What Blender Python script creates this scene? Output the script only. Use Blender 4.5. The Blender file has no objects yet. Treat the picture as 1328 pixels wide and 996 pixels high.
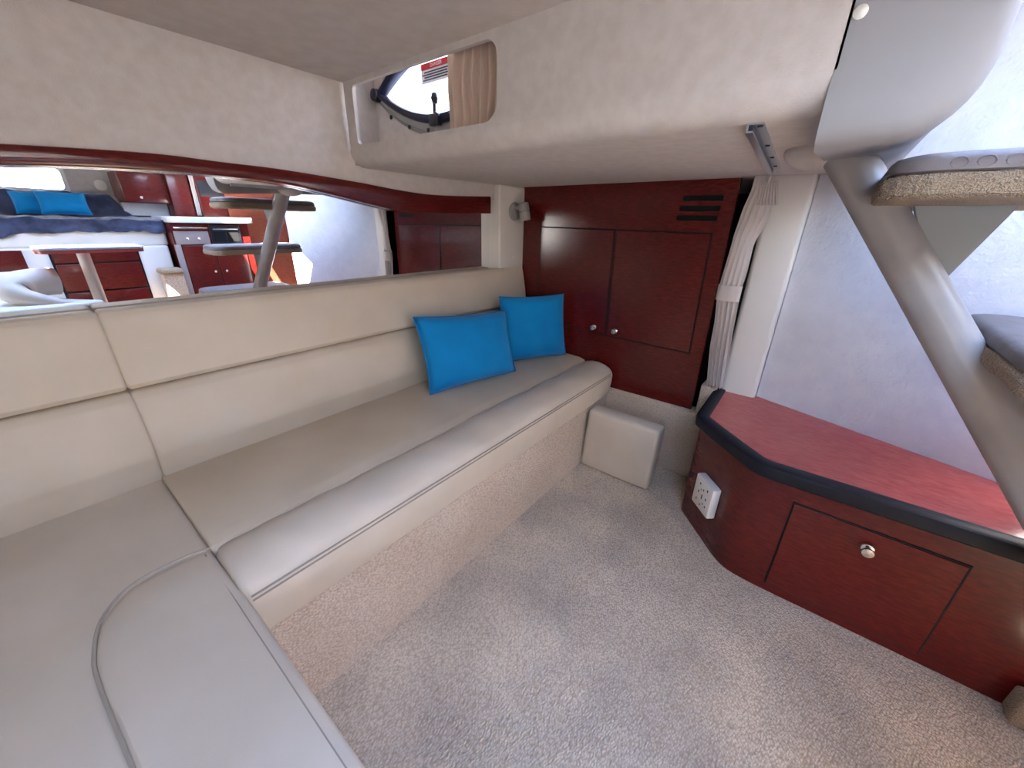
import bpy, bmesh, math, random
from mathutils import Vector, Matrix, noise as mnoise
random.seed(7)
S = bpy.context.scene
C = S.collection

# ---------------------------------------------------------------- camera
cam = bpy.data.cameras.new('camera'); cam.sensor_fit = 'HORIZONTAL'; cam.sensor_width = 36
cam.lens = 36 * 500 / 1328; cam.clip_start = 0.01
camo = bpy.data.objects.new('camera', cam); C.objects.link(camo); S.camera = camo
YAW, PITCH, ROLL, CAMZ = 0.66147788, -0.39376684, 0.02287496, 1.25
fw = Vector((math.cos(PITCH)*math.cos(YAW), math.cos(PITCH)*math.sin(YAW), math.sin(PITCH)))
rt = Vector((math.sin(YAW), -math.cos(YAW), 0)); up = rt.cross(fw)
rt2 = math.cos(ROLL)*rt + math.sin(ROLL)*up; up2 = -math.sin(ROLL)*rt + math.cos(ROLL)*up
M = Matrix((rt2, up2, -fw)).transposed().to_4x4(); M.translation = (0, 0, CAMZ)
camo.matrix_world = M

# ---------------------------------------------------------------- daylight
W = bpy.data.worlds.new('sky'); S.world = W; W.use_nodes = True
bg = W.node_tree.nodes['Background']; bg.inputs[1].default_value = 4.2
_n, _l = W.node_tree.nodes, W.node_tree.links
_g = _n.new('ShaderNodeTexCoord'); _sx = _n.new('ShaderNodeSeparateXYZ'); _l.new(_g.outputs['Generated'], _sx.inputs[0])
_mr = _n.new('ShaderNodeMapRange'); _mr.inputs['From Min'].default_value = -1; _mr.inputs['From Max'].default_value = 1; _l.new(_sx.outputs['Z'], _mr.inputs['Value'])
_r = _n.new('ShaderNodeValToRGB'); _e = _r.color_ramp.elements      # sunlit dock and water below, white horizon, blue zenith
_e[0].position = .45; _e[0].color = (.80, .76, .70, 1); _e[1].position = .92; _e[1].color = (.28, .49, 1.0, 1)
_k = _e.new(.52); _k.color = (1.0, .95, .89, 1); _k = _e.new(.68); _k.color = (.50, .70, 1.0, 1)
_l.new(_mr.outputs[0], _r.inputs[0]); _l.new(_r.outputs[0], bg.inputs[0])
S.view_settings.view_transform = 'Standard'; S.view_settings.look = 'None'; S.view_settings.gamma = 1
S.view_settings.use_curve_mapping = False
S.view_settings.exposure = 2.48
S.cycles.max_bounces = 14; S.cycles.diffuse_bounces = 8; S.cycles.glossy_bounces = 6; S.cycles.transmission_bounces = 8
S.cycles.sample_clamp_indirect = 6.0
S.cycles.use_denoising = True
sun = bpy.data.lights.new('sun', 'SUN'); sun.energy = 22; sun.angle = .01; sun.color = (1.0, .93, .84)
suno = bpy.data.objects.new('sun', sun); C.objects.link(suno); suno.location = (1.5, 1, 5)
suno.rotation_euler = Vector((.38, -.42, -1)).to_track_quat('-Z', 'Y').to_euler()
def portal(name, loc, rot, sx, sy):
    l = bpy.data.lights.new(name, 'AREA'); l.shape = 'RECTANGLE'; l.size = sx; l.size_y = sy
    l.cycles.is_portal = True
    o = bpy.data.objects.new(name, l); C.objects.link(o); o.location = loc; o.rotation_euler = rot
HATCH = (-0.20, 0.45, -0.72, -0.08)       # x0 x1 y0 y1, opening in the ceiling
COMP = (0.99, 1.36, -1.30, -0.125)       # companionway opening over the stairs, narrowed to cut skylight
WIN = (-0.55, 0.515, 1.43, 1.60)         # x0 x1 z0 z1, window in the far side
portal('hatch_daylight', ((HATCH[0]+HATCH[1])/2, (HATCH[2]+HATCH[3])/2, 1.85), (0, 0, 0), .64, .64)
portal('fill_opening_daylight', (-1.46, -.575, 1.14), (math.radians(90), 0, math.radians(-90)), .65, .38)  # portal for the added forward fill opening
portal('companionway_daylight', ((COMP[0]+COMP[1])/2, (COMP[2]+COMP[3])/2, 2.02), (0, 0, 0), .38, 1.18)
portal('window_daylight', ((WIN[0]+WIN[1])/2, -2.16, 1.515), (math.radians(90), 0, 0), 1.06, .17)

# ---------------------------------------------------------------- materials
def lin(c):
    c = c/255; return c/12.92 if c <= .04045 else ((c+.055)/1.055)**2.4
def rgb(*c): return (lin(c[0]), lin(c[1]), lin(c[2]), 1)
MT = {}
def mat(name, col, rough=.6, metal=0, col2=None, nscale=(8, 8, 8), ndetail=4, nlo=.35, nhi=.65, bump=0, bscale=(200, 200, 200),
        bdist=.002, coat=0, spec=.5, sheen=0, trans=0, transl=0, vor=False, distort=0.0):
    m = bpy.data.materials.new(name); m.use_nodes = True; nt = m.node_tree; N = nt.nodes; L = nt.links
    p = N['Principled BSDF']
    p.inputs['Base Color'].default_value = col; p.inputs['Roughness'].default_value = rough; p.inputs['Metallic'].default_value = metal
    p.inputs['Specular IOR Level'].default_value = spec
    p.inputs['Coat Weight'].default_value = coat; p.inputs['Coat Roughness'].default_value = .06
    p.inputs['Sheen Weight'].default_value = sheen; p.inputs['Transmission Weight'].default_value = trans
    tc = N.new('ShaderNodeNewGeometry')
    if col2:
        mp = N.new('ShaderNodeMapping'); mp.inputs['Scale'].default_value = nscale; L.new(tc.outputs['Position'], mp.inputs[0])
        nz = N.new('ShaderNodeTexNoise'); nz.inputs['Scale'].default_value = 1; nz.inputs['Detail'].default_value = ndetail
        nz.inputs['Distortion'].default_value = distort
        L.new(mp.outputs[0], nz.inputs['Vector'])
        r = N.new('ShaderNodeValToRGB'); r.color_ramp.elements[0].position = nlo; r.color_ramp.elements[1].position = nhi
        r.color_ramp.elements[0].color = col; r.color_ramp.elements[1].color = col2
        L.new(nz.outputs['Fac'], r.inputs[0]); L.new(r.outputs[0], p.inputs['Base Color'])
    if bump:
        mp = N.new('ShaderNodeMapping'); mp.inputs['Scale'].default_value = bscale; L.new(tc.outputs['Position'], mp.inputs[0])
        if vor:
            nz = N.new('ShaderNodeTexVoronoi'); nz.inputs['Scale'].default_value = 1; out = nz.outputs['Distance']
        else:
            nz = N.new('ShaderNodeTexNoise'); nz.inputs['Scale'].default_value = 1; nz.inputs['Detail'].default_value = 3; out = nz.outputs['Fac']
        L.new(mp.outputs[0], nz.inputs['Vector'])
        b = N.new('ShaderNodeBump'); b.inputs['Strength'].default_value = bump; b.inputs['Distance'].default_value = bdist
        if vor: b.invert = True
        L.new(out, b.inputs['Height']); L.new(b.outputs[0], p.inputs['Normal'])
    if transl:
        t = N.new('ShaderNodeBsdfTranslucent'); t.inputs[0].default_value = col
        mx = N.new('ShaderNodeMixShader'); mx.inputs[0].default_value = transl
        L.new(p.outputs[0], mx.inputs[1]); L.new(t.outputs[0], mx.inputs[2]); L.new(mx.outputs[0], N['Material Output'].inputs[0])
    MT[name] = m; return m
mat('liner', rgb(193, 184, 177), .9, col2=rgb(201, 193, 187), nscale=(30, 30, 30), bump=.35, bscale=(260, 260, 260), bdist=.002, spec=.2)
mat('ceiling_liner', rgb(184, 175, 168), .9, col2=rgb(192, 183, 177), nscale=(20, 20, 20), bump=.25, bscale=(300, 300, 300), bdist=.0015, spec=.2)
mat('wall_vinyl', rgb(214, 215, 221), .7, col2=rgb(222, 223, 227), nscale=(14, 14, 14), bump=.8, bscale=(70, 70, 70), bdist=.004, spec=.3)  # cool tint puts a little blue skylight into the white vinyl
mat('leather', rgb(196, 182, 163), .5, col2=rgb(203, 190, 173), nscale=(5, 5, 5), bump=.18, bscale=(420, 420, 420), bdist=.001, spec=.4)
mat('leather_seat', rgb(193, 176, 152), .48, col2=rgb(202, 186, 164), nscale=(4, 4, 4), bump=.18, bscale=(420, 420, 420), bdist=.001, spec=.4)
mat('piping', rgb(164, 153, 138), .5)
mat('stitch', rgb(152, 139, 124), .7)
def carpet(name, c1, c2, c3, rot, fs=1):
    m = mat(name, c1, .95, spec=.05, sheen=.2); nt = m.node_tree; N = nt.nodes; L = nt.links; p = N['Principled BSDF']
    tc = N.new('ShaderNodeNewGeometry')
    mp = N.new('ShaderNodeMapping'); mp.inputs['Rotation'].default_value = rot; mp.inputs['Scale'].default_value = (105*fs, 200*fs, 200*fs)
    L.new(tc.outputs['Position'], mp.inputs[0])
    v = N.new('ShaderNodeTexVoronoi'); v.inputs['Scale'].default_value = 1; v.inputs['Randomness'].default_value = .75; L.new(mp.outputs[0], v.inputs['Vector'])
    big = N.new('ShaderNodeTexNoise'); big.inputs['Scale'].default_value = 3.2; big.inputs['Detail'].default_value = 5; L.new(tc.outputs['Position'], big.inputs['Vector'])
    fine = N.new('ShaderNodeTexNoise'); fine.inputs['Scale'].default_value = 160; fine.inputs['Detail'].default_value = 2; L.new(tc.outputs['Position'], fine.inputs['Vector'])
    r = N.new('ShaderNodeValToRGB'); e = r.color_ramp.elements; e[0].position = .36; e[0].color = c1; e[1].position = .64; e[1].color = c2
    L.new(big.outputs['Fac'], r.inputs[0])
    r2 = N.new('ShaderNodeValToRGB'); r2.color_ramp.elements[0].color = (1, 1, 1, 1); r2.color_ramp.elements[1].color = c3; r2.color_ramp.elements[0].position = .15; r2.color_ramp.elements[1].position = .8
    L.new(v.outputs['Distance'], r2.inputs[0])
    mx = N.new('ShaderNodeMix'); mx.data_type = 'RGBA'; mx.blend_type = 'MULTIPLY'; mx.inputs[0].default_value = 1
    L.new(r.outputs[0], mx.inputs[6]); L.new(r2.outputs[0], mx.inputs[7]); L.new(mx.outputs[2], p.inputs['Base Color'])
    a = N.new('ShaderNodeMath'); a.operation = 'MULTIPLY_ADD'; a.inputs[1].default_value = -1.0; L.new(v.outputs['Distance'], a.inputs[0]); L.new(fine.outputs['Fac'], a.inputs[2])
    b = N.new('ShaderNodeBump'); b.inputs['Strength'].default_value = .8; b.inputs['Distance'].default_value = .006; L.new(a.outputs[0], b.inputs['Height']); L.new(b.outputs[0], p.inputs['Normal'])
    return m
carpet('carpet', rgb(210, 196, 177), rgb(244, 226, 200), (.64, .59, .52, 1), (0, 0, .55))
carpet('base_carpet', rgb(218, 198, 176), rgb(228, 210, 190), (.70, .65, .6, 1), (0, .5, 0))
def wood(name, c1, c2, c3, scale, rough=.17):
    m = mat(name, c1, rough, spec=.5); nt = m.node_tree; N = nt.nodes; L = nt.links; p = N['Principled BSDF']
    tc = N.new('ShaderNodeNewGeometry')
    mp = N.new('ShaderNodeMapping'); mp.inputs['Scale'].default_value = scale; L.new(tc.outputs['Position'], mp.inputs[0])
    n1 = N.new('ShaderNodeTexNoise'); n1.inputs['Scale'].default_value = 1; n1.inputs['Detail'].default_value = 5; n1.inputs['Distortion'].default_value = .7; L.new(mp.outputs[0], n1.inputs['Vector'])
    n2 = N.new('ShaderNodeTexNoise'); n2.inputs['Scale'].default_value = 2.2; n2.inputs['Detail'].default_value = 2; L.new(tc.outputs['Position'], n2.inputs['Vector'])
    a = N.new('ShaderNodeMath'); a.operation = 'MULTIPLY_ADD'; a.inputs[1].default_value = .65; L.new(n1.outputs['Fac'], a.inputs[0])
    s = N.new('ShaderNodeMath'); s.operation = 'MULTIPLY'; s.inputs[1].default_value = .35; L.new(n2.outputs['Fac'], s.inputs[0]); L.new(s.outputs[0], a.inputs[2])
    r = N.new('ShaderNodeValToRGB'); e = r.color_ramp.elements; e[0].position = .36; e[0].color = c1; e[1].position = .66; e[1].color = c3
    k = e.new(.5); k.color = c2
    L.new(a.outputs[0], r.inputs[0]); L.new(r.outputs[0], p.inputs['Base Color'])
    return m
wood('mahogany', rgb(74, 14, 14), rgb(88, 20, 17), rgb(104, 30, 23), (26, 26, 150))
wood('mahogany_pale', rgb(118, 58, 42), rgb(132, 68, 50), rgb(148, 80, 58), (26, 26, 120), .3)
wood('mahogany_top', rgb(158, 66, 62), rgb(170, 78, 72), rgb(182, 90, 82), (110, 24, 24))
mat('black_edge', rgb(19, 21, 30), .5, bump=.1, spec=.3)
mat('gap', rgb(14, 8, 8), .9)
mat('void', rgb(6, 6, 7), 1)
mat('mirror', (.93, .94, .95, 1), .0, 1)
mat('white_gel', rgb(224, 221, 215), .45, bump=.05)
mat('post_white', rgb(222, 217, 208), .6, bump=.1, bscale=(300, 300, 300))
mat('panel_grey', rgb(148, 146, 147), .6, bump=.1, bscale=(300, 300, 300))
mat('white_plastic', rgb(226, 222, 212), .35)
mat('lamp_grey', rgb(152, 148, 142), .35)
mat('chrome', rgb(230, 228, 222), .12, 1)
mat('alu', rgb(186, 190, 196), .3, 1)
mat('dark_plastic', rgb(26, 26, 34), .35)
mat('blue', rgb(0, 124, 186), .8, col2=rgb(0, 134, 198), nscale=(5, 5, 5), bump=.2, bscale=(600, 600, 600), bdist=.001, sheen=.15, spec=.2)
mat('curtain', rgb(214, 190, 172), .9, transl=.15, spec=.1, bump=.1, bscale=(500, 500, 500))
mat('curtain_pale', rgb(218, 208, 202), .9, transl=.2, spec=.1, bump=.1, bscale=(500, 500, 500))
mat('stringer_paint', rgb(152, 146, 143), .38, col2=rgb(160, 154, 150), nscale=(12, 12, 12))
mat('bracket_paint', rgb(132, 131, 129), .45)
mat('tread_vinyl', rgb(112, 102, 100), .6, col2=rgb(124, 114, 112), nscale=(20, 20, 20), bump=.4, bscale=(150, 150, 150))
carpet('tread_carpet', rgb(190, 170, 146), rgb(208, 190, 166), (.5, .44, .38, 1), (0, .5, .3), 2.2)
mat('glass', (1, 1, 1, 1), .0, trans=1)
mat('sign_red', rgb(190, 20, 40), .5); mat('sign_white', rgb(214, 214, 222), .5); mat('sign_ink', rgb(60, 60, 90), .6)
mat('blanket', rgb(38, 44, 66), .9, col2=rgb(72, 80, 108), nscale=(9, 9, 9), sheen=.5, spec=.1)
mat('galley_grey', rgb(150, 138, 138), .35); mat('counter_white', rgb(226, 228, 230), .3)
mat('table_top', rgb(176, 186, 206), .18, coat=.5)

# ---------------------------------------------------------------- mesh helpers
def bx(bm, x0, x1, y0, y1, z0, z1):
    v = [bm.verts.new((x, y, z)) for x in (x0, x1) for y in (y0, y1) for z in (z0, z1)]
    for f in ((0, 1, 3, 2), (4, 6, 7, 5), (0, 4, 5, 1), (2, 3, 7, 6), (0, 2, 6, 4), (1, 5, 7, 3)): bm.faces.new([v[i] for i in f])
def box(*a, bev=0, seg=3):
    bm = bmesh.new(); bx(bm, *a)
    if bev: bmesh.ops.bevel(bm, geom=bm.edges[:], offset=bev, segments=seg, profile=.5, affect='EDGES')
    return bm
def P3(axis, u, v, w):      # axis = extrusion axis; (u, v) the other two in xyz order
    return {'x': (w, u, v), 'y': (u, w, v), 'z': (u, v, w)}[axis]
def prism(pts, axis, a, b, bev=0, seg=2, bm=None):
    bm = bm or bmesh.new()
    A = [bm.verts.new(P3(axis, u, v, a)) for u, v in pts]; B = [bm.verts.new(P3(axis, u, v, b)) for u, v in pts]
    n = len(pts); fs = [bm.faces.new(A), bm.faces.new(B[::-1])]
    for i in range(n): bm.faces.new((A[i], B[i], B[(i+1) % n], A[(i+1) % n]))
    bmesh.ops.recalc_face_normals(bm, faces=bm.faces[:])
    if bev:
        ed = [e for f in fs for e in f.edges]
        bmesh.ops.bevel(bm, geom=list(set(ed)), offset=bev, segments=seg, profile=.5, affect='EDGES')
    return bm
def loft(rings, closed=True, cap=True, bm=None):
    bm = bm or bmesh.new(); R = [[bm.verts.new(p) for p in r] for r in rings]; n = len(R[0])
    for a, b in zip(R, R[1:]):
        for i in range(n if closed else n-1):
            bm.faces.new((a[i], a[(i+1) % n], b[(i+1) % n], b[i]))
    if cap and closed: bm.faces.new(R[0][::-1]); bm.faces.new(R[-1])
    bmesh.ops.recalc_face_normals(bm, faces=bm.faces[:])
    return bm
def tube(path, r, n=10, bm=None, cap=True, closed=False):
    path = [Vector(p) for p in path]; rings = []
    m = len(path)
    for i, p in enumerate(path):
        if closed: t = path[(i+1) % m]-path[(i-1) % m]
        else: t = path[min(i+1, m-1)]-path[max(i-1, 0)]
        t.normalize(); a = t.cross(Vector((.31, .2, .93))); a.normalize(); b = t.cross(a)
        rr = r[i] if isinstance(r, (list, tuple)) else r
        rings.append([p+rr*(math.cos(k*2*math.pi/n)*a+math.sin(k*2*math.pi/n)*b) for k in range(n)])
    if closed: rings.append(rings[0])
    bm = loft(rings, True, cap and not closed, bm)
    if closed: bmesh.ops.remove_doubles(bm, verts=bm.verts[:], dist=1e-5)
    return bm
def lathe(prof, org, ax, n=20, bm=None):
    org = Vector(org); ax = Vector(ax).normalized(); a = ax.orthogonal().normalized(); b = ax.cross(a)
    return loft([[org+ax*h+max(r, 1e-4)*(math.cos(k*2*math.pi/n)*a+math.sin(k*2*math.pi/n)*b) for k in range(n)] for r, h in prof], bm=bm)
def rrect(u0, u1, v0, v1, r, n=5):
    rs = r if isinstance(r, (list, tuple)) else (r,)*4      # corners: u1v1, u0v1, u0v0, u1v0
    out = []
    for k, (cu, cv, su, sv) in enumerate(((u1, v1, -1, -1), (u0, v1, 1, -1), (u0, v0, 1, 1), (u1, v0, -1, 1))):
        q = max(rs[k], 1e-4)
        for i in range(n+1):
            t = math.pi/2*(k+i/n); out.append((cu+su*q+q*math.cos(t), cv+sv*q+q*math.sin(t)))
    return out
def plate_with_hole(outer, inner, axis, w, depth=0):
    bm = bmesh.new(); E = []; loops = []
    for L in (outer, inner):
        vs = [bm.verts.new(P3(axis, u, v, w)) for u, v in L]; loops.append(vs)
        E += [bm.edges.new((vs[i], vs[(i+1) % len(vs)])) for i in range(len(vs))]
    bmesh.ops.triangle_fill(bm, edges=E, use_beauty=True)
    if depth:
        vs = loops[1]; q = [bm.verts.new(P3(axis, u, v, w+depth)) for u, v in inner]
        for i in range(len(vs)): bm.faces.new((vs[i], vs[(i+1) % len(vs)], q[(i+1) % len(q)], q[i]))
    return bm
def obj(name, bm, m, parent=None, smooth=True, ang=35, **props):
    me = bpy.data.meshes.new(name)
    lo = Vector([min(v.co[i] for v in bm.verts) for i in range(3)]); hi = Vector([max(v.co[i] for v in bm.verts) for i in range(3)])
    c = (lo+hi)/2
    if parent is None: c.z = lo.z
    bmesh.ops.translate(bm, verts=bm.verts[:], vec=-c)
    bmesh.ops.recalc_face_normals(bm, faces=bm.faces[:])
    bm.to_mesh(me); bm.free()
    if smooth:
        me.shade_smooth()
        try: me.set_sharp_from_angle(angle=math.radians(ang))
        except Exception: pass
    me.materials.append(MT[m] if isinstance(m, str) else m)
    o = bpy.data.objects.new(name, me); C.objects.link(o); o.location = c
    if parent is not None:
        base = parent.location.copy(); q = parent.parent
        while q is not None: base += q.location; q = q.parent
        o.parent = parent; o.location = c-base
    for k, v in props.items(): o[k] = v
    return o
def thing(name, label, cat, loc, group=None):
    o = bpy.data.objects.new(name, None); C.objects.link(o); o.location = loc; o.empty_display_size = .05
    o['label'] = label; o['category'] = cat
    if group: o['group'] = group
    return o
def one(name, bm, m, label, cat, group=None, **k):
    o = obj(name, bm, m, None, **k); o['label'] = label; o['category'] = cat
    if group: o['group'] = group
    return o
def struct(name, bm, m, label, smooth=True):
    o = obj(name, bm, m, None, smooth); o['kind'] = 'structure'; o['label'] = label; return o
def joinbm(*bms):
    out = bmesh.new()
    for b in bms:
        me = bpy.data.meshes.new('t'); b.to_mesh(me); b.free(); out.from_mesh(me); bpy.data.meshes.remove(me)
    return out
def pad(profile, axis, a, b, r, n=5):
    """closed cross-section swept along axis with rounded ends"""
    cu = sum(p[0] for p in profile)/len(profile); cv = sum(p[1] for p in profile)/len(profile)
    hu = (max(p[0] for p in profile)-min(p[0] for p in profile))/2; hv = (max(p[1] for p in profile)-min(p[1] for p in profile))/2
    def ring(w, ins):
        return [P3(axis, cu+(u-cu)*(1-ins/hu), cv+(v-cv)*(1-ins/hv), w) for u, v in profile]
    R = []
    for i in range(n+1):
        t = math.pi/2*i/n; R.append(ring(a+r*(1-math.sin(t)), r*(1-math.cos(t))))
    R = [ring(a+r*(1-math.sin(math.pi/2*i/n)), r*(1-math.cos(math.pi/2*i/n))) for i in range(n, -1, -1)]
    R = [ring(a+r*(1-math.cos(math.pi/2*i/n)), r*(1-math.sin(math.pi/2*i/n))) for i in range(n+1)]
    mid = 24 if b-a < 1.6 else 90
    R += [ring(a+r+(b-a-2*r)*k/mid, 0) for k in range(1, mid)]
    R += [ring(b-r*(1-math.cos(math.pi/2*i/n)), r*(1-math.sin(math.pi/2*i/n))) for i in range(n, -1, -1)]
    return loft(R)
def smoothpts(pts, n=6):
    """open Catmull-Rom through 2-D or 3-D points"""
    out = []; P = [Vector(p) for p in pts]
    for i in range(len(P)-1):
        p0, p1, p2, p3 = P[max(i-1, 0)], P[i], P[i+1], P[min(i+2, len(P)-1)]
        for k in range(n):
            t = k/n
            out.append(.5*((2*p1)+(p2-p0)*t+(2*p0-5*p1+4*p2-p3)*t*t+(3*p1-p0-3*p2+p3)*t**3))
    out.append(P[-1]); return out

# ================================================================ THE SETTING
struct('floor', box(-1.4, 2.9, -2.2, 1.75, -.06, 0), 'carpet', 'beige looped carpet floor with greyish worn patches')
# ceiling with a hatch opening
hx0, hx1, hy0, hy1 = HATCH
cb = plate_with_hole([(-1.4, -2.2), (.965, -2.2), (.965, 1.75), (-1.4, 1.75)], rrect(hx0, hx1, hy0, hy1, .06), 'z', 1.705, .14)
cb = joinbm(cb, plate_with_hole([(-1.4, -2.2), (.965, -2.2), (.965, 1.75), (-1.4, 1.75)], rrect(hx0, hx1, hy0, hy1, .06), 'z', 1.845))
struct('ceiling', cb, 'ceiling_liner', 'off-white flat padded ceiling liner')
struct('ceiling_galley', box(.965, 2.9, -2.2, COMP[2], 1.705, 1.765), 'ceiling_liner', 'off-white ceiling liner over the galley side')
# forward wall and outer hull sides
struct('wall_forward', plate_with_hole([(-2.2, 0), (1.75, 0), (1.75, 1.77), (-2.2, 1.77)], rrect(-.9, -.25, .95, 1.33, .06), 'x', -1.4, -.05), 'liner', 'off-white wall at the forward end with an added unseen opening for fill light')
fwn = thing('fill_opening', 'added unseen forward opening for fill light', 'window', (-1.4, 0, .8)); fwn['kind'] = 'structure'; del fwn['category']  # unseen opening added forward to brighten the cabin
obj('window_frame', plate_with_hole(rrect(-.93, -.22, .92, 1.36, .08), rrect(-.895, -.255, .955, 1.325, .06), 'x', -1.392, -.03), 'white_gel', fwn)  # rim around the added fill opening
struct('wall_hull', box(-1.4, 2.9, 1.75, 1.8, 0, 2.0), 'liner', 'plain hull side behind the mirror')
struct('wall_stern', box(2.85, 2.9, -2.2, 1.75, 0, 1.5), 'void', 'wall in near-black standing in for the darkness of the unlit aft berth behind the curtain')  # berth's darkness is put into the near-black colour
struct('wall_opposite', plate_with_hole([(-1.4, 0), (2.9, 0), (2.9, 2.0), (-1.4, 2.0)], rrect(WIN[0], WIN[1], WIN[2], WIN[3], (.04, .02, .02, .01)), 'y', -2.1, -.06),
       'liner', 'off-white opposite cabin side with a long window')
# valance curve shared by upper wall panel and wooden valance
VT = [(-1.4, 1.30), (-.4, 1.355), (.073, 1.392), (.334, 1.407), (.503, 1.405), (.679, 1.403), (.931, 1.389), (1.136, 1.374), (1.314, 1.367), (1.518, 1.373), (1.735, 1.384)]
VB = [(-1.4, 1.25), (-.4, 1.31), (.059, 1.348), (.208, 1.359), (.364, 1.365), (.501, 1.366), (.667, 1.36), (.864, 1.334), (1.004, 1.311), (1.154, 1.291), (1.363, 1.289), (1.735, 1.299)]
vt = [tuple(p) for p in smoothpts(VT)]; vb = [tuple(p) for p in smoothpts(VB)]
wl = [(u, v-.012) for u, v in vt] + [(1.78, 1.372), (1.78, 1.446), (.955, 1.446), (.955, 1.76), (-1.4, 1.76)]
struct('wall_left', prism(wl, 'y', 1.535, 1.75), 'liner', 'off-white padded upper side panel above the mirror valance')
# overhead box with the porthole recess: face, rounded lower edge, underside
OP = rrect(.805, 1.478, 1.505, 1.688, (.02, .035, .035, .02))
OPs = rrect(.805, 1.478, 1.505, 1.688, (.018, .045, .04, .018))
face = plate_with_hole([(.072, 1.495), (1.53, 1.495), (1.53, 1.72), (.072, 1.72)], rrect(.805, 1.478, 1.507, 1.688, (.018, .04, .045, .018)), 'x', .94, .014)
arc = [(.94+.055*(1-math.cos(t)), 1.495-.055*math.sin(t)) for t in [math.pi/2*i/8 for i in range(9)]]
und = arc + [(1.5, 1.442), (2.0, 1.447), (2.9, 1.447), (2.9, 1.50), (1.0, 1.50)]
struct('wall_aft_upper', joinbm(face, prism(und, 'y', .072, 1.75)), 'liner', 'off-white padded overhead box with rounded lower edge around the porthole recess')
# recess
RX, RY0, RY1, RZ0, RZ1 = 1.2, .74, 1.715, 1.465, 1.93
rb = bmesh.new()
for q in ((.955, RX+.012, RY1, RY1+.02, RZ0, RZ1), (.955, RX+.012, RY0-.02, RY0, RZ0, RZ1), (.955, RX+.012, RY0-.02, RY1+.02, RZ1, RZ1+.02), (.955, .975, RY0, RY1, 1.70, RZ1)): bx(rb, *q)
def lens(cy, cz, a, b, n=28):
    pts = []
    for i in range(n):                      # upper arc right->left, then lower arc left->right
        t = -1+2*i/n; pts.append((cy+a*t, cz+b*(1-abs(t)**1.9)))
    for i in range(n):
        t = 1-2*i/n; pts.append((cy+a*t, cz-b*(1-abs(t)**1.9)))
    return pts
LC = (1.275, 1.735)
rw = plate_with_hole([(RY0-.02, RZ0), (RY1+.02, RZ0), (RY1+.02, RZ1+.02), (RY0-.02, RZ1+.02)], lens(*LC, .385, .125), 'x', RX, .03)
struct('wall_recess', joinbm(rb, rw), 'liner', 'pale lined recess holding the porthole')
# companionway side slab right of the overhead box
sl = [(.076, 2.0), (.076, 1.385)] + [(-.02+.0, 1.390)] + [(-.03-.088*math.sin(t), 1.392+.11*(1-math.cos(t))) for t in [math.pi/2*i/8 for i in range(1, 9)]] + [(-.12, 2.0)]
slab = loft([[(x, y+(dz*.6 if y < -.03 else 0), z if z > 1.7 else z+dz+lift) for y, z in sl] for x, dz, lift in ((.940, .075, 0), (.942, .045, 0), (.948, .026, 0), (.958, .012, 0), (.975, .003, 0), (1.0, 0, 0), (1.3, 0, .022), (1.6, 0, .03), (2.05, 0, .04))])
struct('wall_engine', box(2.1, 2.14, -1.70, .1, 0, 2.04), 'liner', 'plain wall behind the stairs')
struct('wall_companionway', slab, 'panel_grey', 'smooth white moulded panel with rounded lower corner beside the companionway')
struct('trim_1', lathe([(.082*math.cos(a), .042*math.sin(a)) for a in [math.pi/2*i/10 for i in range(-10, 11)]], (1.375, .088, 1.436), (0, 0, -1), 36), 'liner', 'rounded white boss where stair stringer meets the overhead')
struct('wall_coaming', joinbm(box(.965, 1.0, COMP[2], -.12, 1.70, 2.0), box(.965, 2.05, COMP[2]-.03, COMP[2], 1.70, 2.0), box(COMP[1], 2.3, COMP[2]-.03, .1, 1.93, 2.04)), 'white_gel', 'white coaming around the companionway opening, with an added unseen slab cutting its skylight')  # last box: unseen deck slab added to keep skylight off the right wall
# right-hand wall behind the low cabinet
E0, E1, E2 = (2.03, .115), (1.755, -.62), (1.69, -.80)
def vwall(p, q, z0, z1, th):
    d = Vector((q[0]-p[0], q[1]-p[1], 0)).normalized(); nrm = Vector((-d.y, d.x, 0))
    if nrm.x < 0: nrm = -nrm
    a, b = Vector((p[0], p[1], 0)), Vector((q[0], q[1], 0))
    return prism([(v.x, v.y) for v in (a, b, b+nrm*th, a+nrm*th)], 'z', z0, z1)
struct('wall_right', vwall(E0, E2, 0, 2.05, .06), 'wall_vinyl', 'white textured vinyl wall behind the low mahogany cabinet')
colp = rrect(1.995, 2.16, .118, .268, .02)
struct('trim_2', prism(colp, 'z', .4, 1.46), 'post_white', 'padded pale vertical panel between the tied curtain and textured wall')
struct('wall_aft_void', box(2.01, 2.8, .265, .275, 0, 1.45), 'void', 'side wall in near-black standing in for the darkness of the unlit aft berth behind the curtain')  # near-black colour stands in for shade inside the berth
# carpeted ledge under the bulkhead
struct('baseboard_aft', joinbm(box(1.965, 2.06, .27, 1.5, 0, .378, bev=.012), box(1.95, 2.06, .275, .345, .3, .545, bev=.012)), 'base_carpet', 'beige carpeted ledge below the mahogany bulkhead')
struct('wall_post', box(1.778, 2.03, 1.497, 1.74, .98, 1.447, bev=.012), 'post_white', 'off-white corner post carrying the reading lamp')

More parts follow.
